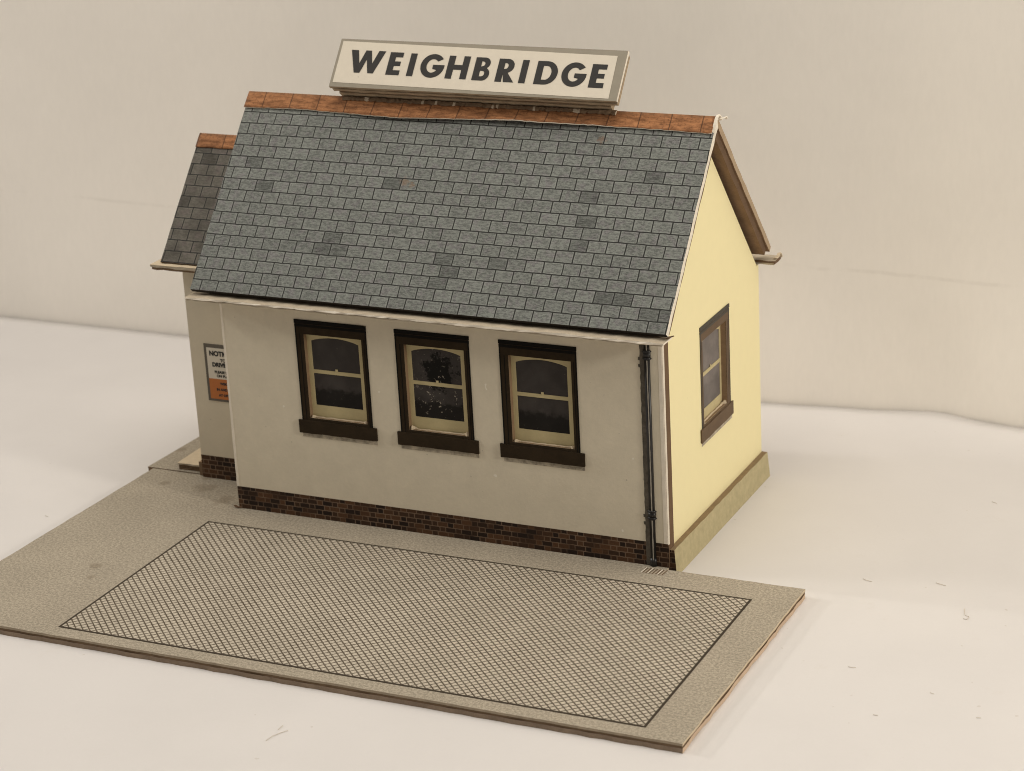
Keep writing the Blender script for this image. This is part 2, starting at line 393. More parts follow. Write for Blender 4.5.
# ------------------------------------------------------------------ setting
def edge_y(x):
    P = [(-60, 9.3), (-21, 9.3), (-16, 9.3), (-8, 9.12), (-1.4, 9.0), (0.8, 9.22), (1.6, 9.33), (2.3, 9.40), (3.1, 9.22), (4.2, 9.1), (7, 9.15), (40, 9.2)]
    for (a, b), (c, d) in zip(P, P[1:]):
        if a <= x <= c:
            t = (x-a)/(c-a); t = t*t*(3-2*t); return b+(d-b)*t
    return 9.2
bm = bmesh.new()
xs = [-60, -45, -32, -26] + [-22+0.35*i for i in range(0, 92)] + [14, 20, 30, 45]
ys = [-60, -30, -14, -6, 0, 4, 7, 8.3]
rows = []
for x in xs:
    col = [bm.verts.new((x, y, TZ)) for y in ys]
    e = edge_y(x) + 0.012*math.sin(x*5.1) + 0.01*math.sin(x*11.3+1)
    lift = 0.05*math.exp(-((x-2.4)/0.9)**2)
    col.append(bm.verts.new((x, e-0.35, TZ+0.01*lift))); col.append(bm.verts.new((x, e, TZ+lift)))
    rows.append(col)
for a, b in zip(rows, rows[1:]):
    for i in range(len(a)-1): bm.faces.new((a[i], b[i], b[i+1], a[i+1]))
tb = link('table', bm, M['table'], smooth=True); tag(tb, kind='structure')
sm = tb.modifiers.new('paper_thickness', 'SOLIDIFY'); sm.thickness = 0.03; sm.offset = -1
bm = bmesh.new()
xs = [-60, -50, -40, -32, -26]+[-22+0.5*i for i in range(64)]+[12, 18, 26, 36, 45]; zs = [-3, -0.6, -0.2, 0.2, 0.8, 1.4, 2, 3, 4, 8, 14, 22, 34]
def wall_y(x, z):
    t = min(1.0, max(0.0, z/3.0)); t = t*t*(3-2*t)
    near = edge_y(x)+0.075 if z < 3 else 9.42
    return near+(9.42-near)*t+0.02*math.sin(x*0.9+z*0.4)*t+0.004*z
g = [[bm.verts.new((x, wall_y(x, z), z)) for z in zs] for x in xs]
for a, b in zip(g, g[1:]):
    for i in range(len(zs)-1): bm.faces.new((a[i], b[i], b[i+1], a[i+1]))
wl = link('backdrop_wall', bm, M['wall'], smooth=True); tag(wl, kind='structure')
sm = wl.modifiers.new('paper_thickness', 'SOLIDIFY'); sm.thickness = 0.04; sm.offset = 0

# ------------------------------------------------------------------ base board
base = thing('base_board', (-4.5, -3.0, TZ), 'flat grey gravel printed card base with crosshatched plate, lying under the model office', 'base board')
bm = bmesh.new()
XL0, XL1 = -12.07, -11.83                 # slightly slanting left edge
def slab(bm, ring, z0, z1, side, top, bot=None, front=None):
    n = len(ring); lo = [bm.verts.new((x, y, z0)) for x, y in ring]; hi = [bm.verts.new((x, y, z1)) for x, y in ring]
    f = bm.faces.new(hi); f.material_index = top
    f = bm.faces.new(list(reversed(lo))); f.material_index = side if bot is None else bot
    for i in range(n):
        f = bm.faces.new((lo[i], lo[(i+1) % n], hi[(i+1) % n], hi[i])); f.material_index = side if front is None or abs(ring[i][1]-ring[(i+1) % n][1]) > abs(ring[i][0]-ring[(i+1) % n][0]) else front
def edge_ring(inset, seed, amp):
    r = random.Random(seed)
    c = [(XL0+inset, -6.023+inset), (2.571-inset, -6.023+inset), (2.571-inset, -0.088-inset), (-0.02, -0.088-inset), (-0.02, 0.12), (-8.93, 0.12), (-8.93, 1.26), (XL1+inset, 1.26)]
    out = []
    for i, (x, y) in enumerate(c):
        x2, y2 = c[(i+1) % len(c)]; L = math.hypot(x2-x, y2-y); k = max(1, int(L/0.22)); out.append((x, y))
        for j in range(1, k):
            t = j/k; d = r.uniform(-amp, amp)
            nx, ny = (y2-y)/L, -(x2-x)/L
            out.append((x+(x2-x)*t+nx*d, y+(y2-y)*t+ny*d))
    return out
slab(bm, edge_ring(0.0, 3, 0.007), -0.042, 0.0, 1, 0, None, 4)
slab(bm, edge_ring(0.008, 4, 0.007), -0.085, -0.0422, 2, 2, None, 2)
slab(bm, edge_ring(0.004, 5, 0.014), TZ+0.001, -0.0852, 3, 2, None, 5)
link('board', bm, [M['ground'], M['rim'], M['mid'], M['peach'], M['edgetop'], M['edgelow']], base)
bm = bmesh.new()
ring = [(-11.97, 1.275), (-8.93, 1.275), (-8.93, 5.2), (-11.78, 5.2)]
slab(bm, ring, -0.012, 0.012, 1, 0)
slab(bm, [(x*0.9985-0.01, y) for x, y in ring], TZ+0.001, -0.0122, 2, 2)
link('rear_board', bm, [M['ground'], M['mid'], M['mid']], base)
bm = bmesh.new(); box(bm, PX1, PX2, PY1, PY2, 0.0015, 0.006)
link('weighbridge_plate', bm, M['hatch'], base)['label'] = 'rectangular weighbridge plate with fine diamond crosshatching and dark outline'
bm = bmesh.new()
for i in range(7):
    x = -0.42+i*0.062
    hexa(bm, [(x, -0.34, 0.0015), (x+0.016, -0.34, 0.0015), (x+0.036, -0.125, 0.0015), (x+0.02, -0.125, 0.0015), (x, -0.34, 0.006), (x+0.016, -0.34, 0.006), (x+0.036, -0.125, 0.006), (x+0.02, -0.125, 0.006)], 0 if i in (0, 2, 5) else 1)
    x += 0.024
    hexa(bm, [(x, -0.34, 0.0015), (x+0.018, -0.34, 0.0015), (x+0.038, -0.125, 0.0015), (x+0.02, -0.125, 0.0015), (x, -0.34, 0.005), (x+0.018, -0.34, 0.005), (x+0.038, -0.125, 0.005), (x+0.02, -0.125, 0.005)], 2)
link('drain_grating', bm, [M['white'], M['grey'], M['mid']], base)

# ------------------------------------------------------------------ the office
B = thing('weighbridge_office', (-4.5, 2.47, 0), 'cream card model office with grey slate roof, three front windows and small side annex', 'model building')
FT = 0.25                                 # front card thickness
WZ = 4.30                                 # wall head
win_x = [-6.63, -4.52, -2.405]
LJ, RJ = 0.17, 0.11
ZT, ZB, HEAD = 4.025, 2.02, 0.28
holes = [(c-0.755+LJ, c+0.755-RJ, ZB+0.055, ZT-HEAD) for c in win_x]
bm = panel(lambda u, v, d: (u, d, v), [-W, -0.02], [0.0, 0.44, WZ], holes, FT)
link('front_wall', bm, [M['render'], M['reveal'], M['strip']], B)
bm = bmesh.new()
box(bm, -W-0.004, -W+0.045, -0.004, 0.10, 0.44, WZ-0.01)
cut_edges(bm, 2, 30); rough(bm, 0.006, 1, (0,))
link('corner_fold', bm, M['white'], B)
bm = bmesh.new()
P = [(-0.0205, 0.0), (-0.030, -0.005), (0.0, 0.050), (0.0, FT-0.004), (-0.0205, FT-0.004)]
lo = [bm.verts.new((x, y, 0.44)) for x, y in P]; hi = [bm.verts.new((x, y, WZ-0.01)) for x, y in P]
for a in range(5):
    bm.faces.new((lo[a], lo[(a+1) % 5], hi[(a+1) % 5], hi[a])).material_index = 0 if a < 2 else 1
bm.faces.new(hi).material_index = 1; bm.faces.new(list(reversed(lo))).material_index = 1
box(bm, -0.02, 0.0, -0.006, FT-0.004, 0.003, 0.4398, 1, [1, 1, 2, 1, 1, 1])
box(bm, -0.092, -0.0302, -0.0045, 0.05, 0.441, WZ-0.01, 0)
link('corner_fold', bm, [M['white'], M['strip'], M['brick']], B)
bm = bmesh.new()
box(bm, -W+0.002, -0.021, -0.007, -0.0005, 0.002, 0.458)
link('brick_plinth', bm, M['brick'], B)
# right gable
GX = -0.03
gwin = 2.60
def apex(off): return RZ - off/CA
GH = 4.21
bm = panel(lambda u, v, d: (GX-d, u, v), [FT+0.001, D], [0.0, GH], [(gwin-0.755+RJ, gwin+0.755-LJ, 2.03, 3.935-HEAD)], 0.12, top=(RY+0.02, 7.10))
link('gable_wall', bm, [M['gable'], M['reveal'], M['brown']], B)['label'] = 'bright yellow cream gable wall with one window'
bm = panel(lambda u, v, d: (-W+0.002+d, u, v), [FT+0.001, D], [0.0, GH], [], 0.12, top=(RY, 7.10))
link('gable_wall', bm, [M['render'], M['reveal'], M['brown']], B)
bm = panel(lambda u, v, d: (u, D+0.12-d, v), [-W, GX-0.001], [0.0, 4.19], [], 0.119)
link('rear_wall', bm, [M['render'], M['reveal'], M['gable']], B)
bm = bmesh.new()
z0, z1 = TZ+0.001, 0.335
P = [(GX+0.001, 0.02, z0), (0.13, 0.02, z0), (0.13, D+0.15, z0), (GX+0.001, D+0.16, z0), (GX+0.001, 0.03, z1), (0.085, 0.03, z1), (0.085, D+0.14, z1), (GX+0.001, D+0.15, z1)]
hexa(bm, P, 0, [1, 1, 2, 0, 0, 0])
cut_edges(bm, 1, 26); rough(bm, 0.007, 6, (0, 2), lambda c: c.x > 0.05 and c.z > 0)
link('stone_plinth', bm, [M['khaki'], M['plinthtop'], M['brick']], B)['label'] = 'khaki stone plinth strip along the gable foot'

# ---- windows: frame, sash, two panes, sill
def make_window(c, wall, zt, zb, hw, pane, name_loc, lj, rj, burr=1):
    """wall='front' (outward -y) or 'side' (outward +x). u runs to the viewer's right, v up, d outward"""
    if wall == 'front': to = lambda u, v, d: Vector((c+u, -d, v))
    else: to = lambda u, v, d: Vector((GX+d, c+u, v))
    def ub(bm, u0, u1, v0, v1, d0, d1, mi=0):
        P = [to(u, v, d) for d in (d0, d1) for (u, v) in ((u0, v0), (u1, v0), (u1, v1), (u0, v1))]
        return hexa(bm, P, mi)
    bm = bmesh.new(); e = 0.0006
    # frame: jambs and head as flat printed boards
    ub(bm, -hw, -hw+lj, zb+0.001, zt-HEAD, e, 0.010); ub(bm, hw-rj, hw, zb+0.001, zt-HEAD, e, 0.010)
    ub(bm, -hw+lj+0.0005, hw-rj-0.0005, zb+0.001, zb+(0.053 if wall == 'front' else 0.043), e, 0.010)
    ub(bm, -hw, hw, zt-HEAD+0.0005, zt-0.135, e, 0.0105)
    ub(bm, -hw-0.004, hw+0.004, zt-0.1345, zt-0.085, e, 0.016, 1); ub(bm, -hw, hw, zt-0.0845, zt-0.070, e, 0.012, 0)
    ub(bm, -hw-0.006, hw+0.006, zt-0.0695, zt, e, 0.022, 1)
    for u in (-hw-0.003, hw-0.022): ub(bm, u, u+0.025, zb+0.002, zt-0.136, 0.0101, 0.014, 1)
    for u in (-hw+lj*0.52, hw-rj*0.55): ub(bm, u, u+0.014, zb+0.002, zt-HEAD-0.001, 0.0101, 0.0125, 1)
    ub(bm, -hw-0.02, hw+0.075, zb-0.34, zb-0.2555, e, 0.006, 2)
    FM, FL = (M['frame'], M['frameline']) if wall == 'front' else (M['frameside'], M['linesside'])
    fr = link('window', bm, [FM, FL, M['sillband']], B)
    # sill
    bm = bmesh.new()
    ub(bm, -hw-0.075, hw+0.085, zb-0.255, zb, e, 0.035)
    cut_edges(bm, 0 if wall == 'front' else 1, 12); rough(bm, 0.006, int(c*10), (2,))
    link('sill', bm, FM, fr)
    # sash: one sheet behind the wall with two pane openings, the upper one arched
    s0, s1 = -0.62, 0.64
    bm = bmesh.new()
    sd, st = -0.10, -0.13
    pl, pr = -0.495, 0.515
    t_up, b_up, t_lo, b_lo = zt-0.35, zt-1.005, zt-1.075, zt-1.715
    N = 14
    arch = [(pl+(pr-pl)*i/N, t_up-0.085+0.085*math.sin(math.pi*i/N)**0.8) for i in range(N+1)]
    def sheet(pts, mi=0):
        vs_ = [bm.verts.new(to(u, v, sd)) for u, v in pts]; f = bm.faces.new(vs_); f.material_index = mi; return f
    top = zt-HEAD+0.06
    bars = [[(s0, zb-0.05), (pl, zb-0.05), (pl, top), (s0, top)], [(pr, zb-0.05), (s1, zb-0.05), (s1, top), (pr, top)],
            [(pl, b_up-(b_up-t_lo)), (pr, t_lo), (pr, b_up), (pl, b_up)], [(pl, zb-0.05), (pr, zb-0.05), (pr, b_lo), (pl, b_lo)]]
    for b in bars: sheet(b)
    for (a, b) in zip(arch, arch[1:]): sheet([a, b, (b[0], top), (a[0], top)])
    bmesh.ops.remove_doubles(bm, verts=bm.verts, dist=0.0005)
    r = bmesh.ops.extrude_face_region(bm, geom=bm.faces[:])
    dv = to(0, 0, st)-to(0, 0, sd)
    bmesh.ops.translate(bm, vec=dv, verts=[v for v in r['geom'] if isinstance(v, bmesh.types.BMVert)])
    ub(bm, -0.012, 0.036, b_up-0.004, b_up+0.045, sd+0.0005, sd+0.012)           # catch on the meeting rail
    bmesh.ops.recalc_face_normals(bm, faces=bm.faces)
    link('sash', bm, M['sash'], fr)
    for (a, b) in ((b_up-0.02, t_up+0.02), (b_lo-0.02, t_lo+0.02)):
        bm = bmesh.new(); ub(bm, pl-0.02, pr+0.02, a, b, st-0.02, sd-0.012)
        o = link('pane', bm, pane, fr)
    # torn white card edge along the foot of the opening, thicker in both corners
    bm = bmesh.new(); r = random.Random(int(c*31)); rings = []
    a, b, n = -hw+lj+0.004, hw-rj-0.004, 26
    for i in range(n+1):
        u = a+(b-a)*i/n; t = min(i, n-i)
        h = (0.06 if t == 1 else 0.022 if t == 2 else 0.03 if t == 0 else r.uniform(0.006, 0.018))*(burr if t < 3 else 1)
        dd = 0.010 if t == 1 else -0.045+r.uniform(-.008, .008)
        zf = zb+(0.0565 if wall == 'front' else 0.0465)
        rings.append([bm.verts.new(to(u, zf, dd)), bm.verts.new(to(u, zf+h*0.7, dd-0.006)), bm.verts.new(to(u, zf+h, dd-0.03)), bm.verts.new(to(u, zf, -0.085))])
    for p, q in zip(rings, rings[1:]):
        for m in range(4): bm.faces.new((p[m], q[m], q[(m+1) % 4], p[(m+1) % 4]))
    bm.faces.new(rings[0]); bm.faces.new(list(reversed(rings[-1])))
    bmesh.ops.recalc_face_normals(bm, faces=bm.faces)
    link('torn_edge', bm, M['rim'], fr)
    return fr
for i, c in enumerate(win_x):
    f = make_window(c, 'front', ZT, ZB, 0.755, PANE[i], None, LJ, RJ, [0.9, 1.35, 0.9][i])
f2 = make_window(gwin, 'side', 3.935, 1.985, 0.755, PANE[3], None, RJ, LJ, 1.2)

# ---- roofs
def slope(bm, x0, x1, ry, rz, sgn, s0, s1, top, bot, mats, u0=0.0):
    """slab on a slope: sgn -1 faces the front. top/bot are offsets below the outer roof plane. mats: top, under, verge, eave"""
    uvl = bm.loops.layers.uv.verify()
    def pt(x, s, d): return Vector((x, ry+sgn*(s*CA-d*SA), rz-s*SA-d*CA))
    mitre = lambda d: d*SA/CA if s0 == 0 else 0.0       # mitred at the ridge so that the two slopes meet
    A = [pt(x, s, d) for d in (bot, top) for (x, s) in ((x0, s1), (x1, s1), (x1, s0+mitre(d)), (x0, s0+mitre(d)))]
    if sgn > 0: A = [A[i] for i in (1, 0, 3, 2, 5, 4, 7, 6)]
    fs = hexa(bm, A, 0, [mats[1], mats[0], mats[3], mats[2], mats[3], mats[2]])
    bm.normal_update()
    for f in fs:
        for lp in f.loops:
            c = lp.vert.co; lp[uvl].uv = (c.x+u0, math.hypot(c.y-ry, c.z-rz)+0.06)
def ridge(bm, x0, x1, ry, rz, flap, n, bulge, seed, extra=lambda x: 0.0):
    uvl = bm.loops.layers.uv.verify(); r = random.Random(seed); prof = []
    for i in range(n+1):
        x = x0+(x1-x0)*i/n; b = bulge(x); j = r.uniform(-.006, .006)
        pts = []
        for k in range(-6, 7):
            s = abs(k)/6*(flap+(j+extra(x)*(k < 0) if abs(k) == 6 else 0)); sg = 1 if k > 0 else -1
            lift = 0.014 + (b*(abs(k)/6)**2 if k < 0 else 0.0) - (0.018 if k == 0 else 0)
            pts.append((Vector((x, ry+sg*(s*CA)+sg*lift*SA*(1 if k else 0), rz-s*SA+lift*CA+(0.016 if k == 0 else 0))), s*(1 if k <= 0 else 1)))
        prof.append(pts)
    rowsv = [[bm.verts.new(p) for p, s in pr] for pr in prof]
    for a, (ra, rb) in enumerate(zip(rowsv, rowsv[1:])):
        for k in range(12):
            f = bm.faces.new((ra[k], rb[k], rb[k+1], ra[k+1])); f.smooth = True
            for lp, (q, kk) in zip(f.loops, ((a, k), (a+1, k), (a+1, k+1), (a, k+1))):
                p, s = prof[q][kk]; lp[uvl].uv = (p.x, s)
def rough_verge(bm, n, seed, amp=0.006):
    cut_edges(bm, 1, n); rough(bm, amp, seed, (0,))

bm = bmesh.new()
RX0, RX1 = -W-0.455, 0.178
for sg in (-1, 1): slope(bm, RX0, RX1, RY, RZ, sg, 0.0, SL, 0.0, 0.115, (0, 1, 2 if sg < 0 else 4, 3))
rough_verge(bm, 48, 11)
rf = link('roof', bm, [M['slate'], M['brown'], M['white'], M['eave'], M['verge']], B, keep_uv=True)
bm = bmesh.new()
for sg in (-1, 1): slope(bm, RX0+0.10, RX1-0.045, RY, RZ, sg, 0.0, SL-0.10, 0.1165, 0.255, (0, 0, 1, 0))
rough_verge(bm, 30, 12)
link('roof_lining', bm, [M['brown'], M['strip']], B, keep_uv=True)
bm = bmesh.new()
ridge(bm, RX0-0.015, RX1-0.03, RY, RZ, 0.335, 110, lambda x: 0.006+0.085*math.exp(-((x+3.4)/1.4)**2)+0.05*math.exp(-((x+5.8)/1.1)**2)+0.012*math.sin(x*2.1)**2, 5, lambda x: 0.055*math.exp(-((x+5.7)/1.3)**2)-0.02*math.exp(-((x+2.2)/1.0)**2)+0.012*math.sin(x*1.7))
o = link('ridge_tiles', bm, [M['tile'], M['white']], B, keep_uv=True)
sm = o.modifiers.new('card_thickness', 'SOLIDIFY'); sm.thickness = 0.022; sm.offset = 0; sm.material_offset_rim = 1
# torn paper at the right end of the ridge
bm = bmesh.new(); r = random.Random(5)
def curl(bm, pts, w):
    prev = None
    for p in pts:
        p = Vector(p); a = bm.verts.new(p+Vector((w, 0, w*0.3))); b = bm.verts.new(p-Vector((w, 0, w*0.3)))
        if prev: bm.faces.new((prev[0], a, b, prev[1]))
        prev = (a, b)
curl(bm, [(0.16, RY-0.20, RZ-0.26), (0.17, RY-0.13, RZ-0.10), (0.18, RY-0.05, RZ+0.015), (0.185, RY+0.02, RZ+0.045), (0.20, RY+0.07, RZ-0.01), (0.215, RY+0.06, RZ-0.06)], 0.028)
curl(bm, [(0.19, RY+0.02, RZ-0.02), (0.23, RY+0.10, RZ-0.03), (0.27, RY+0.17, RZ-0.02), (0.29, RY+0.17, RZ-0.06)], 0.022)
o = link('torn_paper', bm, M['white'], B)
sm = o.modifiers.new('paper_thickness', 'SOLIDIFY'); sm.thickness = 0.02; sm.offset = 0

# ---- gutter boards
def gutter(x0, x1, y0, y1, z0, z1, seed, amp=0.010, mats=('grey', 'white', 'grey')):
    bm = bmesh.new()
    zm = z0+(z1-z0)*0.45
    box(bm, x0, x1, y0, y1, zm, z1, 0, [1, 0, 1, 1, 1, 1])
    box(bm, x0+0.03, x1-0.03, y0+0.012, y1, z0, zm-0.0005, 1, [2, 2, 2, 1, 2, 1])
    cut_edges(bm, 0, max(8, int((x1-x0)/0.14)))
    rough(bm, amp, seed, (1, 2), lambda c: abs(c.y-y0) < 0.02 or abs(c.y-y1) < 0.02)
    return link('gutter_board', bm, [M[m] for m in mats], B)
gutter(RX0-0.035, 0.185, -0.42, -0.005, 4.335, 4.400, 21)
gutter(RX0-0.035, 0.30, D+0.125, D+0.48, 4.19, 4.28, 22, 0.012, ('grey', 'strip', 'grey'))
bm = bmesh.new()
curl(bm, [(0.17, -0.20, 4.42), (0.21, -0.17, 4.44), (0.25, -0.15, 4.455)], 0.025)
o = link('torn_paper', bm, M['strip'], B)
sm = o.modifiers.new('paper_thickness', 'SOLIDIFY'); sm.thickness = 0.02; sm.offset = 0
bm = bmesh.new()
curl(bm, [(0.25, D+0.22, 4.31), (0.27, D+0.28, 4.29), (0.285, D+0.34, 4.30), (0.29, D+0.40, 4.36), (0.30, D+0.45, 4.33), (0.305, D+0.47, 4.26)], 0.03)
o = link('torn_paper', bm, M['rim'], B)
sm = o.modifiers.new('paper_thickness', 'SOLIDIFY'); sm.thickness = 0.02; sm.offset = 0
bm = bmesh.new()
curl(bm, [(-W+0.03, -0.012, 0.012), (-W-0.02, -0.05, 0.03), (-W-0.07, -0.04, 0.055), (-W-0.09, 0.0, 0.03)], 0.03)
o = link('torn_paper', bm, M['strip'], B)
sm = o.modifiers.new('paper_thickness', 'SOLIDIFY'); sm.thickness = 0.02; sm.offset = 0

# ---- downpipe
bm = bmesh.new()
PXC, PR = -0.300, 0.054
def tube(bm, x, z0, z1, r0, r1, d=0.75, n=12, mi=0):
    a = []
    for z, r_ in ((z0, r0), (z1, r1)):
        a.append([bm.verts.new((x+r_*math.cos(t), -0.0085-r_*d*math.sin(t)-0.001, z)) for t in [math.pi*i/n for i in range(n+1)]])
    for i in range(n):
        f = bm.faces.new((a[0][i], a[0][i+1], a[1][i+1], a[1][i])); f.smooth = True; f.material_index = mi
    for ring_ in a:
        bm.faces.new(ring_ if ring_ is a[1] else list(reversed(ring_)))
    bm.faces.new((a[0][0], a[1][0], a[1][-1], a[0][-1]))
tube(bm, PXC, 0.008, 4.32, PR, PR)
tube(bm, PXC, 0.008, 0.16, PR+0.014, PR+0.004)
bmesh.ops.recalc_face_normals(bm, faces=bm.faces)
dp = link('downpipe', bm, M['black'], B)
for zc in (4.02, 1.0):
    bm = bmesh.new()
    for dz in (-0.065, 0.065):
        tube(bm, PXC, zc+dz-0.030, zc+dz, PR+0.008, PR+0.038); tube(bm, PXC, zc+dz, zc+dz+0.026, PR+0.038, PR+0.008)
    tube(bm, PXC, zc-0.05, zc+0.05, PR+0.016, PR+0.016)
    bmesh.ops.recalc_face_normals(bm, faces=bm.faces)
    link('pipe_collar', bm, M['black'], dp)
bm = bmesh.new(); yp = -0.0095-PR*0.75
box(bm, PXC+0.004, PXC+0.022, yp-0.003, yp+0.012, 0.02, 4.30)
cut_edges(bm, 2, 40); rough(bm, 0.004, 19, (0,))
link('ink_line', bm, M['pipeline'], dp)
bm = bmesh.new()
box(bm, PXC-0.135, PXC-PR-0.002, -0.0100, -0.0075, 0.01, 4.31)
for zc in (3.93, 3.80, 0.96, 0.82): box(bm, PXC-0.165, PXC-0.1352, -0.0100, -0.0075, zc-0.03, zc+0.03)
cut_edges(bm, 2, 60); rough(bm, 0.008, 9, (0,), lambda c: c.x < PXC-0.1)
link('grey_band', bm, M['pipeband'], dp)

# ---- annex on the left
AX, AY, AD = -10.57, 1.18, 4.34
ARY, ARZ = 2.76, 6.70
bm = panel(lambda u, v, d: (u, AY+d, v), [AX, -W-0.001], [0.0, 0.49, 4.46], [], 0.12)
link('annex_wall', bm, [M['annexwall'], M['reveal'], M['white']], B)
bm = panel(lambda u, v, d: (AX+d, u, v), [AY+0.1205, AD], [0.0, 4.3], [], 0.12, top=(ARY, 6.25))
link('annex_wall', bm, [M['annexwall'], M['reveal'], M['brown']], B)
bm = panel(lambda u, v, d: (u, AD+0.12-d, v), [AX, -W-0.001], [0.0, 4.3], [], 0.1195)
link('annex_wall', bm, [M['annexwall'], M['reveal'], M['brown']], B)
bm = bmesh.new(); box(bm, AX-0.001, -W-0.002, AY-0.007, AY-0.0005, 0.002, 0.485)
link('annex_plinth', bm, M['brick'], B)
bm = bmesh.new(); box(bm, AX-0.10, AX-0.0005, AY+0.03, AD, 0.013, 0.30, 0, [0, 1, 2, 0, 0, 0])
link('annex_plinth', bm, [M['khaki'], M['reveal'], M['mid']], B)
bm = bmesh.new()
for (a, b, m) in ((0.0135, 0.07, 1), (0.0705, 0.13, 1), (0.1305, 0.165, 0)):
    d = 0.03 if m else 0.0
    box(bm, -11.27+d*0.4, AX-0.102, 1.33+d, 2.3, a, b, 0, [1, 0 if m == 0 else 1, 1 if m else 2, 1, 1, 1])
cut_edges(bm, 0, 8); rough(bm, 0.010, 31, (1,), lambda c: c.y < 1.5)
link('doorstep', bm, [M['rim'], M['mid'], M['grey']], B)
bm = bmesh.new()
ASL = (ARZ-4.585)/SA
for sg in (-1, 1): slope(bm, -10.885, -W-0.003, ARY, ARZ, sg, 0.0, ASL, 0.0, 0.075, (0, 1, 2, 3), 0.13)
rough_verge(bm, 26, 14)
link('annex_roof', bm, [M['slate_old'], M['brown'], M['grey'], M['mid']], B, keep_uv=True)
bm = bmesh.new()
ridge(bm, -10.89, -W-0.003, ARY, ARZ, 0.29, 20, lambda x: 0.0, 6)
o = link('annex_ridge_tiles', bm, [M['tile'], M['tile']], B, keep_uv=True)
sm = o.modifiers.new('card_thickness', 'SOLIDIFY'); sm.thickness = 0.02; sm.offset = 0
gutter(-11.05, -W-0.004, 0.80, AY-0.001, 4.455, 4.555, 23, 0.008, ('rim', 'grey', 'mid'))

# ------------------------------------------------------------------ name sign on the ridge
LEAN = rad(39)
UP = Vector((0, math.sin(LEAN), math.cos(LEAN))); OUT = Vector((0, -math.cos(LEAN), math.sin(LEAN))); XA = Vector((1, 0, 0))
SO = Vector((-7.465, 2.10, 7.90))
sign = thing('name_sign', (-4.54, RY, RZ), 'long ivory sign with grey border and bold black WEIGHBRIDGE lettering, leaning on the roof ridge', 'sign')
def sp(u, v, d): return SO+XA*u+UP*v+OUT*d
def sbox(bm, u0, u1, v0, v1, d0, d1, mi=0, faces=None):
    return hexa(bm, [sp(u, v, d) for d in (d0, d1) for (u, v) in ((u0, v0), (u1, v0), (u1, v1), (u0, v1))], mi, faces)
bm = bmesh.new()
SWd, SH = 5.86, 1.06
V0 = 0.075
sbox(bm, -0.035, SWd-0.01, V0, SH+0.02, -0.07, 0, 0, [2, 0, 3, 1, 1, 1])
sbox(bm, -0.005, SWd-0.03, V0+0.018, SH-0.01, -0.12, -0.0705, 2)
sbox(bm, -0.02, SWd-0.035, V0+0.004, SH-0.01, -0.20, -0.1205, 3)
sbox(bm, 0.06, SWd-0.30, V0+0.03, SH-0.25, -0.29, -0.2005, 2)
sbox(bm, 0.05, SWd-0.22, V0+0.01, SH-0.35, -0.44, -0.2905, 3)
cut_edges(bm, 0, 40); rough(bm, 0.008, 41, (1, 2), lambda c: (c-SO).dot(OUT) < -0.01)
link('sign_board', bm, [M['signgrey'], M['white'], M['mid'], M['signwood']], sign)
bm = bmesh.new(); P = [sp(u, v, d) for d in (0.001, 0.005) for (u, v) in ((0.025, 0.165), (5.685, 0.115), (5.67, 0.965), (0.02, 1.03))]
hexa(bm, P); link('sign_face', bm, M['signface'], sign)
bm = bmesh.new()                              # support card behind, resting on the rear slope of the ridge
hexa(bm, [Vector(p) for p in ((-6.9, RY+0.05, RZ-0.02), (-2.2, RY+0.05, RZ-0.02), (-2.2, RY+0.22, RZ-0.22), (-6.9, RY+0.22, RZ-0.22), (-6.9, RY+0.10, RZ+0.08), (-2.2, RY+0.10, RZ+0.08), (-2.2, RY+0.22, RZ+0.22), (-6.9, RY+0.22, RZ+0.22))])
link('support_strip', bm, M['signwood'], sign)
bm = bmesh.new(); r = random.Random(77); rings = []
for i in range(121):                          # ragged bead of glue and torn card under the sign
    x = SO.x+0.10+5.62*i/120; w_ = r.uniform(0.0, 0.026); h = r.uniform(0.0, 0.03)
    yc, zc = RY-0.055, RZ+0.005
    rings.append([bm.verts.new(p) for p in ((x, yc-w_-0.02, zc-w_*1.1-0.01), (x+r.uniform(-.01, .01), yc-w_*0.7, zc+h*0.7), (x, yc, zc+h+0.012), (x, yc+0.07, zc+0.03), (x, yc+0.06, zc-0.09))])
for a, b in zip(rings, rings[1:]):
    m = 0 if r.random() < 0.08 else 1
    for k in range(5): bm.faces.new((a[k], b[k], b[(k+1) % 5], a[(k+1) % 5])).material_index = m
bm.faces.new(rings[0]); bm.faces.new(list(reversed(rings[-1])))
bmesh.ops.recalc_face_normals(bm, faces=bm.faces)
link('glue_line', bm, [M['glue'], M['mid']], sign)

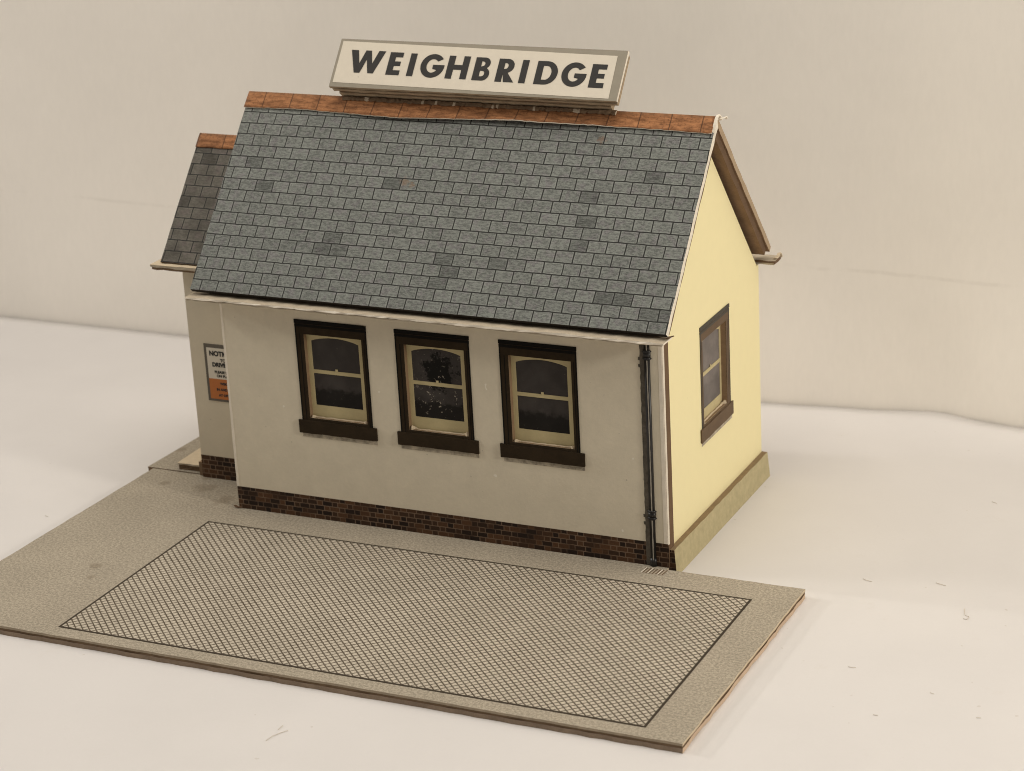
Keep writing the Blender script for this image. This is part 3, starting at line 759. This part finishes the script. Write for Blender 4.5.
# lettering built stroke by stroke (cap height 1)
CAP = 0.468
def rect(a, b, c, d): return [(a, c), (b, c), (b, d), (a, d)]
def arc(cx, cy, rx, ry, t0, t1, n=18): return [(cx+rx*math.cos(rad(t0+(t1-t0)*i/n)), cy+ry*math.sin(rad(t0+(t1-t0)*i/n))) for i in range(n+1)]
k = 1/CAP
ST = 0.132*k                                  # stem in cap heights
def g_letter(w):
    cx, cy, rx, ry = w/2, 0.5, w/2, 0.52; th = 0.125*k; tv = 0.22
    o = arc(cx, cy, rx, ry, 40, 368, 34)
    bar_l = cx+0.02
    o = arc(cx, cy, rx, ry, 38, 350, 34)
    o += [(w*1.0, 0.55), (bar_l, 0.55), (bar_l, 0.37), (cx+(rx-th)*0.93, 0.37)]
    o += arc(cx, cy, rx-th, ry-tv, 335, 42, 30)
    return [o]
def letter(ch, w):
    if ch == 'W': 
        f = w/0.735*k
        return [[(x*f, y) for x, y in ((0, 1), (.150, 1), (.232, .42), (.315, 1), (.430, 1), (.505, .42), (.590, 1), (.735, 1), (.572, 0), (.455, 0), (.372, .60), (.285, 0), (.165, 0))]]
    w *= k
    if ch == 'I': return [rect(0, w, 0, 1)]
    if ch == 'E': return [[(0, 0), (w, 0), (w, .21), (ST, .21), (ST, .405), (w*0.93, .405), (w*0.93, .60), (ST, .60), (ST, .79), (w, .79), (w, 1), (0, 1)]]
    if ch == 'H': return [[(0, 0), (ST, 0), (ST, .40), (w-ST, .40), (w-ST, 0), (w, 0), (w, 1), (w-ST, 1), (w-ST, .61), (ST, .61), (ST, 1), (0, 1)]]
    if ch == 'G': return g_letter(w)
    if ch == 'D':
        return [[(0, 0)] + arc(w-0.5*1.0, .5, .5, .5, -90, 90, 20) + [(0, 1)],
                [(ST, .20)] + arc(w-0.5, .5, .5-ST*0.95, .30, -90, 90, 16) + [(ST, .80)]]
    if ch == 'B':
        return [[(0, 0)] + arc(w-.28, .285, .28, .285, -90, 62, 12) + arc(w-.30, .76, .255, .24, -50, 90, 12) + [(0, 1)],
                [(ST, .17)] + arc(w-.30, .30, .085, .115, -90, 90, 8) + [(ST, .43)],
                [(ST, .60)] + arc(w-.345, .725, .08, .10, -90, 90, 8) + [(ST, .84)]]
    if ch == 'R':
        return [[(0, 0), (ST, 0), (ST, .36), (w-.44, 0), (w, 0), (w-.34, .41)] + arc(w-.42, .70, .31, .30, -62, 90, 14) + [(0, 1)],
                [(ST, .56)] + arc(w-.46, .69, .10, .125, -90, 90, 8) + [(ST, .83)]]
def curve_mesh(name, loops, mapper, thick, mat, parent):
    cu = bpy.data.curves.new(name, 'CURVE'); cu.dimensions = '2D'; cu.fill_mode = 'BOTH'; cu.extrude = thick
    for lp in loops:
        s = cu.splines.new('POLY'); s.points.add(len(lp)-1); s.use_cyclic_u = True
        for p, (x, y) in zip(s.points, lp): p.co = (x, y, 0, 1)
    return eval_mesh(name, cu, mapper, mat, parent)
def eval_mesh(name, cu, mapper, mat, parent):
    t = bpy.data.objects.new('curve', cu); COL.objects.link(t)
    dg = bpy.context.evaluated_depsgraph_get(); dg.update()
    me = bpy.data.meshes.new_from_object(t.evaluated_get(dg)); bpy.data.objects.remove(t)
    bm = bmesh.new(); bm.from_mesh(me); bpy.data.meshes.remove(me)
    bmesh.ops.remove_doubles(bm, verts=bm.verts, dist=1e-5)
    for v in bm.verts: v.co = mapper(*v.co)
    return link(name, bm, mat, parent)
L = [('W', .255, .735), ('E', 1.095, .280), ('I', 1.533, .130), ('G', 1.785, .495), ('H', 2.340, .435), ('B', 2.895, .330),
     ('R', 3.368, .380), ('I', 3.846, .130), ('D', 4.150, .435), ('G', 4.668, .490), ('E', 5.238, .290)]
loops = []
for ch, u, w in L:
    for lp in letter(ch, w): loops.append([(u+x*CAP, 0.386-0.0138*u+y*CAP-0.0) for x, y in lp])
curve_mesh('lettering', loops, lambda x, y, z: sp(x, y, 0.0085+z), 0.0025, M['ink'], sign)

# ------------------------------------------------------------------ notice on the annex wall
px0, px1, pz0, pz1 = -10.245, -9.40, 1.69, 2.885
no = thing('notice', (-9.79, AY, pz0), 'small white and orange notice in a dark frame, half hidden on the annex wall', 'notice')
yf = AY-0.0012
bm = bmesh.new(); box(bm, px0, px1, yf-0.012, yf, pz0, pz1); link('frame', bm, M['posterframe'], no)
zo = 2.165
bm = bmesh.new(); box(bm, px0+0.06, px1-0.06, yf-0.016, yf-0.0125, zo+0.001, pz1-0.075); link('white_panel', bm, M['posterwhite'], no)
bm = bmesh.new(); box(bm, px0+0.06, px1-0.06, yf-0.016, yf-0.0125, pz0+0.05, zo); link('orange_panel', bm, M['orange'], no)
def text(body, size, z, bold=0.008, x=None):
    cu = bpy.data.curves.new('text', 'FONT'); cu.body = body; cu.size = size; cu.align_x = 'CENTER'; cu.extrude = 0.0008; cu.offset = bold
    cx = (px0+px1)/2 if x is None else x
    return eval_mesh('lettering', cu, lambda a, b, c: Vector((cx+a, yf-0.0176-c, z+b)), M['ink'], no)
text('NOTICE', 0.135, 2.650, 0.008, -9.88); text('TO', 0.09, 2.530, 0.004, -9.82); text('DRIVERS', 0.115, 2.425, 0.008, -9.86)
text('PLEASE STOP', 0.075, 2.285, 0.004); text('ON PLATE', 0.075, 2.205, 0.004)
text('WEIGH', 0.07, 2.045, 0.004); text('IN AND OUT', 0.07, 1.92, 0.004); text('AT OFFICE', 0.07, 1.80, 0.004)

# ------------------------------------------------------------------ lint on the table paper
def fibre(pts, w, label='tiny dark lint fibre lying on the white table paper'):
    c = Vector((*pts[0], TZ+0.004)); bm = bmesh.new(); prev = None
    P = [Vector((x, y, TZ+0.006+0.006*(i % 2))) for i, (x, y) in enumerate(pts)]
    for i, p in enumerate(P):
        d = (P[min(i+1, len(P)-1)]-P[max(i-1, 0)]).normalized(); s = Vector((-d.y, d.x, 0))*w
        ring_ = [bm.verts.new(p+s), bm.verts.new(p+Vector((0, 0, w))), bm.verts.new(p-s), bm.verts.new(p-Vector((0, 0, w*0.8)))]
        if prev:
            for j in range(4): bm.faces.new((prev[j], prev[(j+1) % 4], ring_[(j+1) % 4], ring_[j]))
        prev = ring_
    o = link('lint_fibre', bm, M['lint'], None, loc=c)
    return tag(o, label, 'lint', 'lint fibres on the table paper')
FIB = [[(3.282, 0.989), (3.373, 0.931), (3.468, 0.918)], [(3.165, -0.55), (3.264, -0.579), (3.368, -0.627)], [(5.274, 0.358), (5.353, 0.091), (5.427, 0.075), (5.425, -0.05), (5.352, -0.034)], [(5.203, -0.188), (5.334, -0.164)], [(4.061, -2.391), (4.148, -2.399), (4.194, -2.383)], [(6.14, -2.783), (6.207, -2.795), (6.269, -2.846)], [(5.557, -2.842), (5.63, -2.871)], [(5.065, -1.067), (5.132, -1.124), (5.183, -1.185)], [(4.924, -3.854), (5.006, -3.86)], [(6.251, -4.845), (6.323, -4.885)], [(6.449, -3.421), (6.525, -3.411)], [(3.125, 0.492), (3.17, 0.464)], [(4.536, 1.233), (4.64, 1.179), (4.733, 1.166)], [(3.132, -0.999), (3.208, -1.179)], [(-3.763, -7.842), (-3.74, -7.694), (-3.671, -7.53), (-3.599, -7.434)], [(-3.769, -7.458), (-3.761, -7.314)], [(4.555, 5.116), (4.667, 5.049)], [(2.83, 1.613), (2.974, 1.569)], [(-12.748, -1.247), (-12.658, -1.271)]]
for pts in FIB[::2]+FIB[15:16]: fibre(pts, 0.0055)

# ------------------------------------------------------------------ camera
cam = bpy.data.cameras.new('camera'); co = bpy.data.objects.new('camera', cam); COL.objects.link(co)
co.location = (14.47753, -35.59687, 17.31397)
co.rotation_euler = (1.2275, 0.0514, 0.4368)
co.rotation_euler = tuple(rad(a) for a in (70.32936756, 2.94331736, 25.02606881))
cam.sensor_width = 36; cam.lens = 2338.587/1024*36; cam.clip_start = 0.5; cam.clip_end = 500
cam.dof.use_dof = True; cam.dof.focus_distance = 40.5; cam.dof.aperture_fstop = 0.55
S.camera = co

# ------------------------------------------------------------------ light
w = bpy.data.worlds.new('World'); S.world = w; w.use_nodes = True
w.node_tree.nodes['Background'].inputs[0].default_value = (1.0, 0.93, 0.84, 1); w.node_tree.nodes['Background'].inputs[1].default_value = 0.16
def lamp(name, loc, target, sx, sy, energy, col):
    l = bpy.data.lights.new(name, 'AREA'); l.shape = 'RECTANGLE'; l.size = sx; l.size_y = sy; l.energy = energy; l.color = col
    o = bpy.data.objects.new(name, l); COL.objects.link(o); o.location = loc
    o.rotation_euler = (Vector(target)-Vector(loc)).to_track_quat('-Z', 'Y').to_euler()
lamp('ceiling_lamp', (1, -1.0, 42), (0, 0, 0), 34, 19, 9300, (1.0, 0.93, 0.83))
lamp('left_high_lamp', (-56, -16.0, 40.0), (-4, 0, 2), 8, 8, 6600, (1.0, 0.945, 0.86))
lamp('left_low_lamp', (-98, -8.0, 36.0), (-3, 0, 2), 4.0, 4.0, 21000, (1.0, 0.955, 0.90))
lamp('right_lamp', (50, -12, 24), (0, 1, 3), 6, 6, 11800, (1.0, 0.93, 0.82))

S.render.engine = 'CYCLES'
S.cycles.filter_width = 0.95
S.view_settings.view_transform = 'Standard'; S.view_settings.look = 'None'; S.view_settings.exposure = 0.04; S.view_settings.gamma = 1
for o in list(bpy.data.objects):
    if '_w' in o: del o['_w']
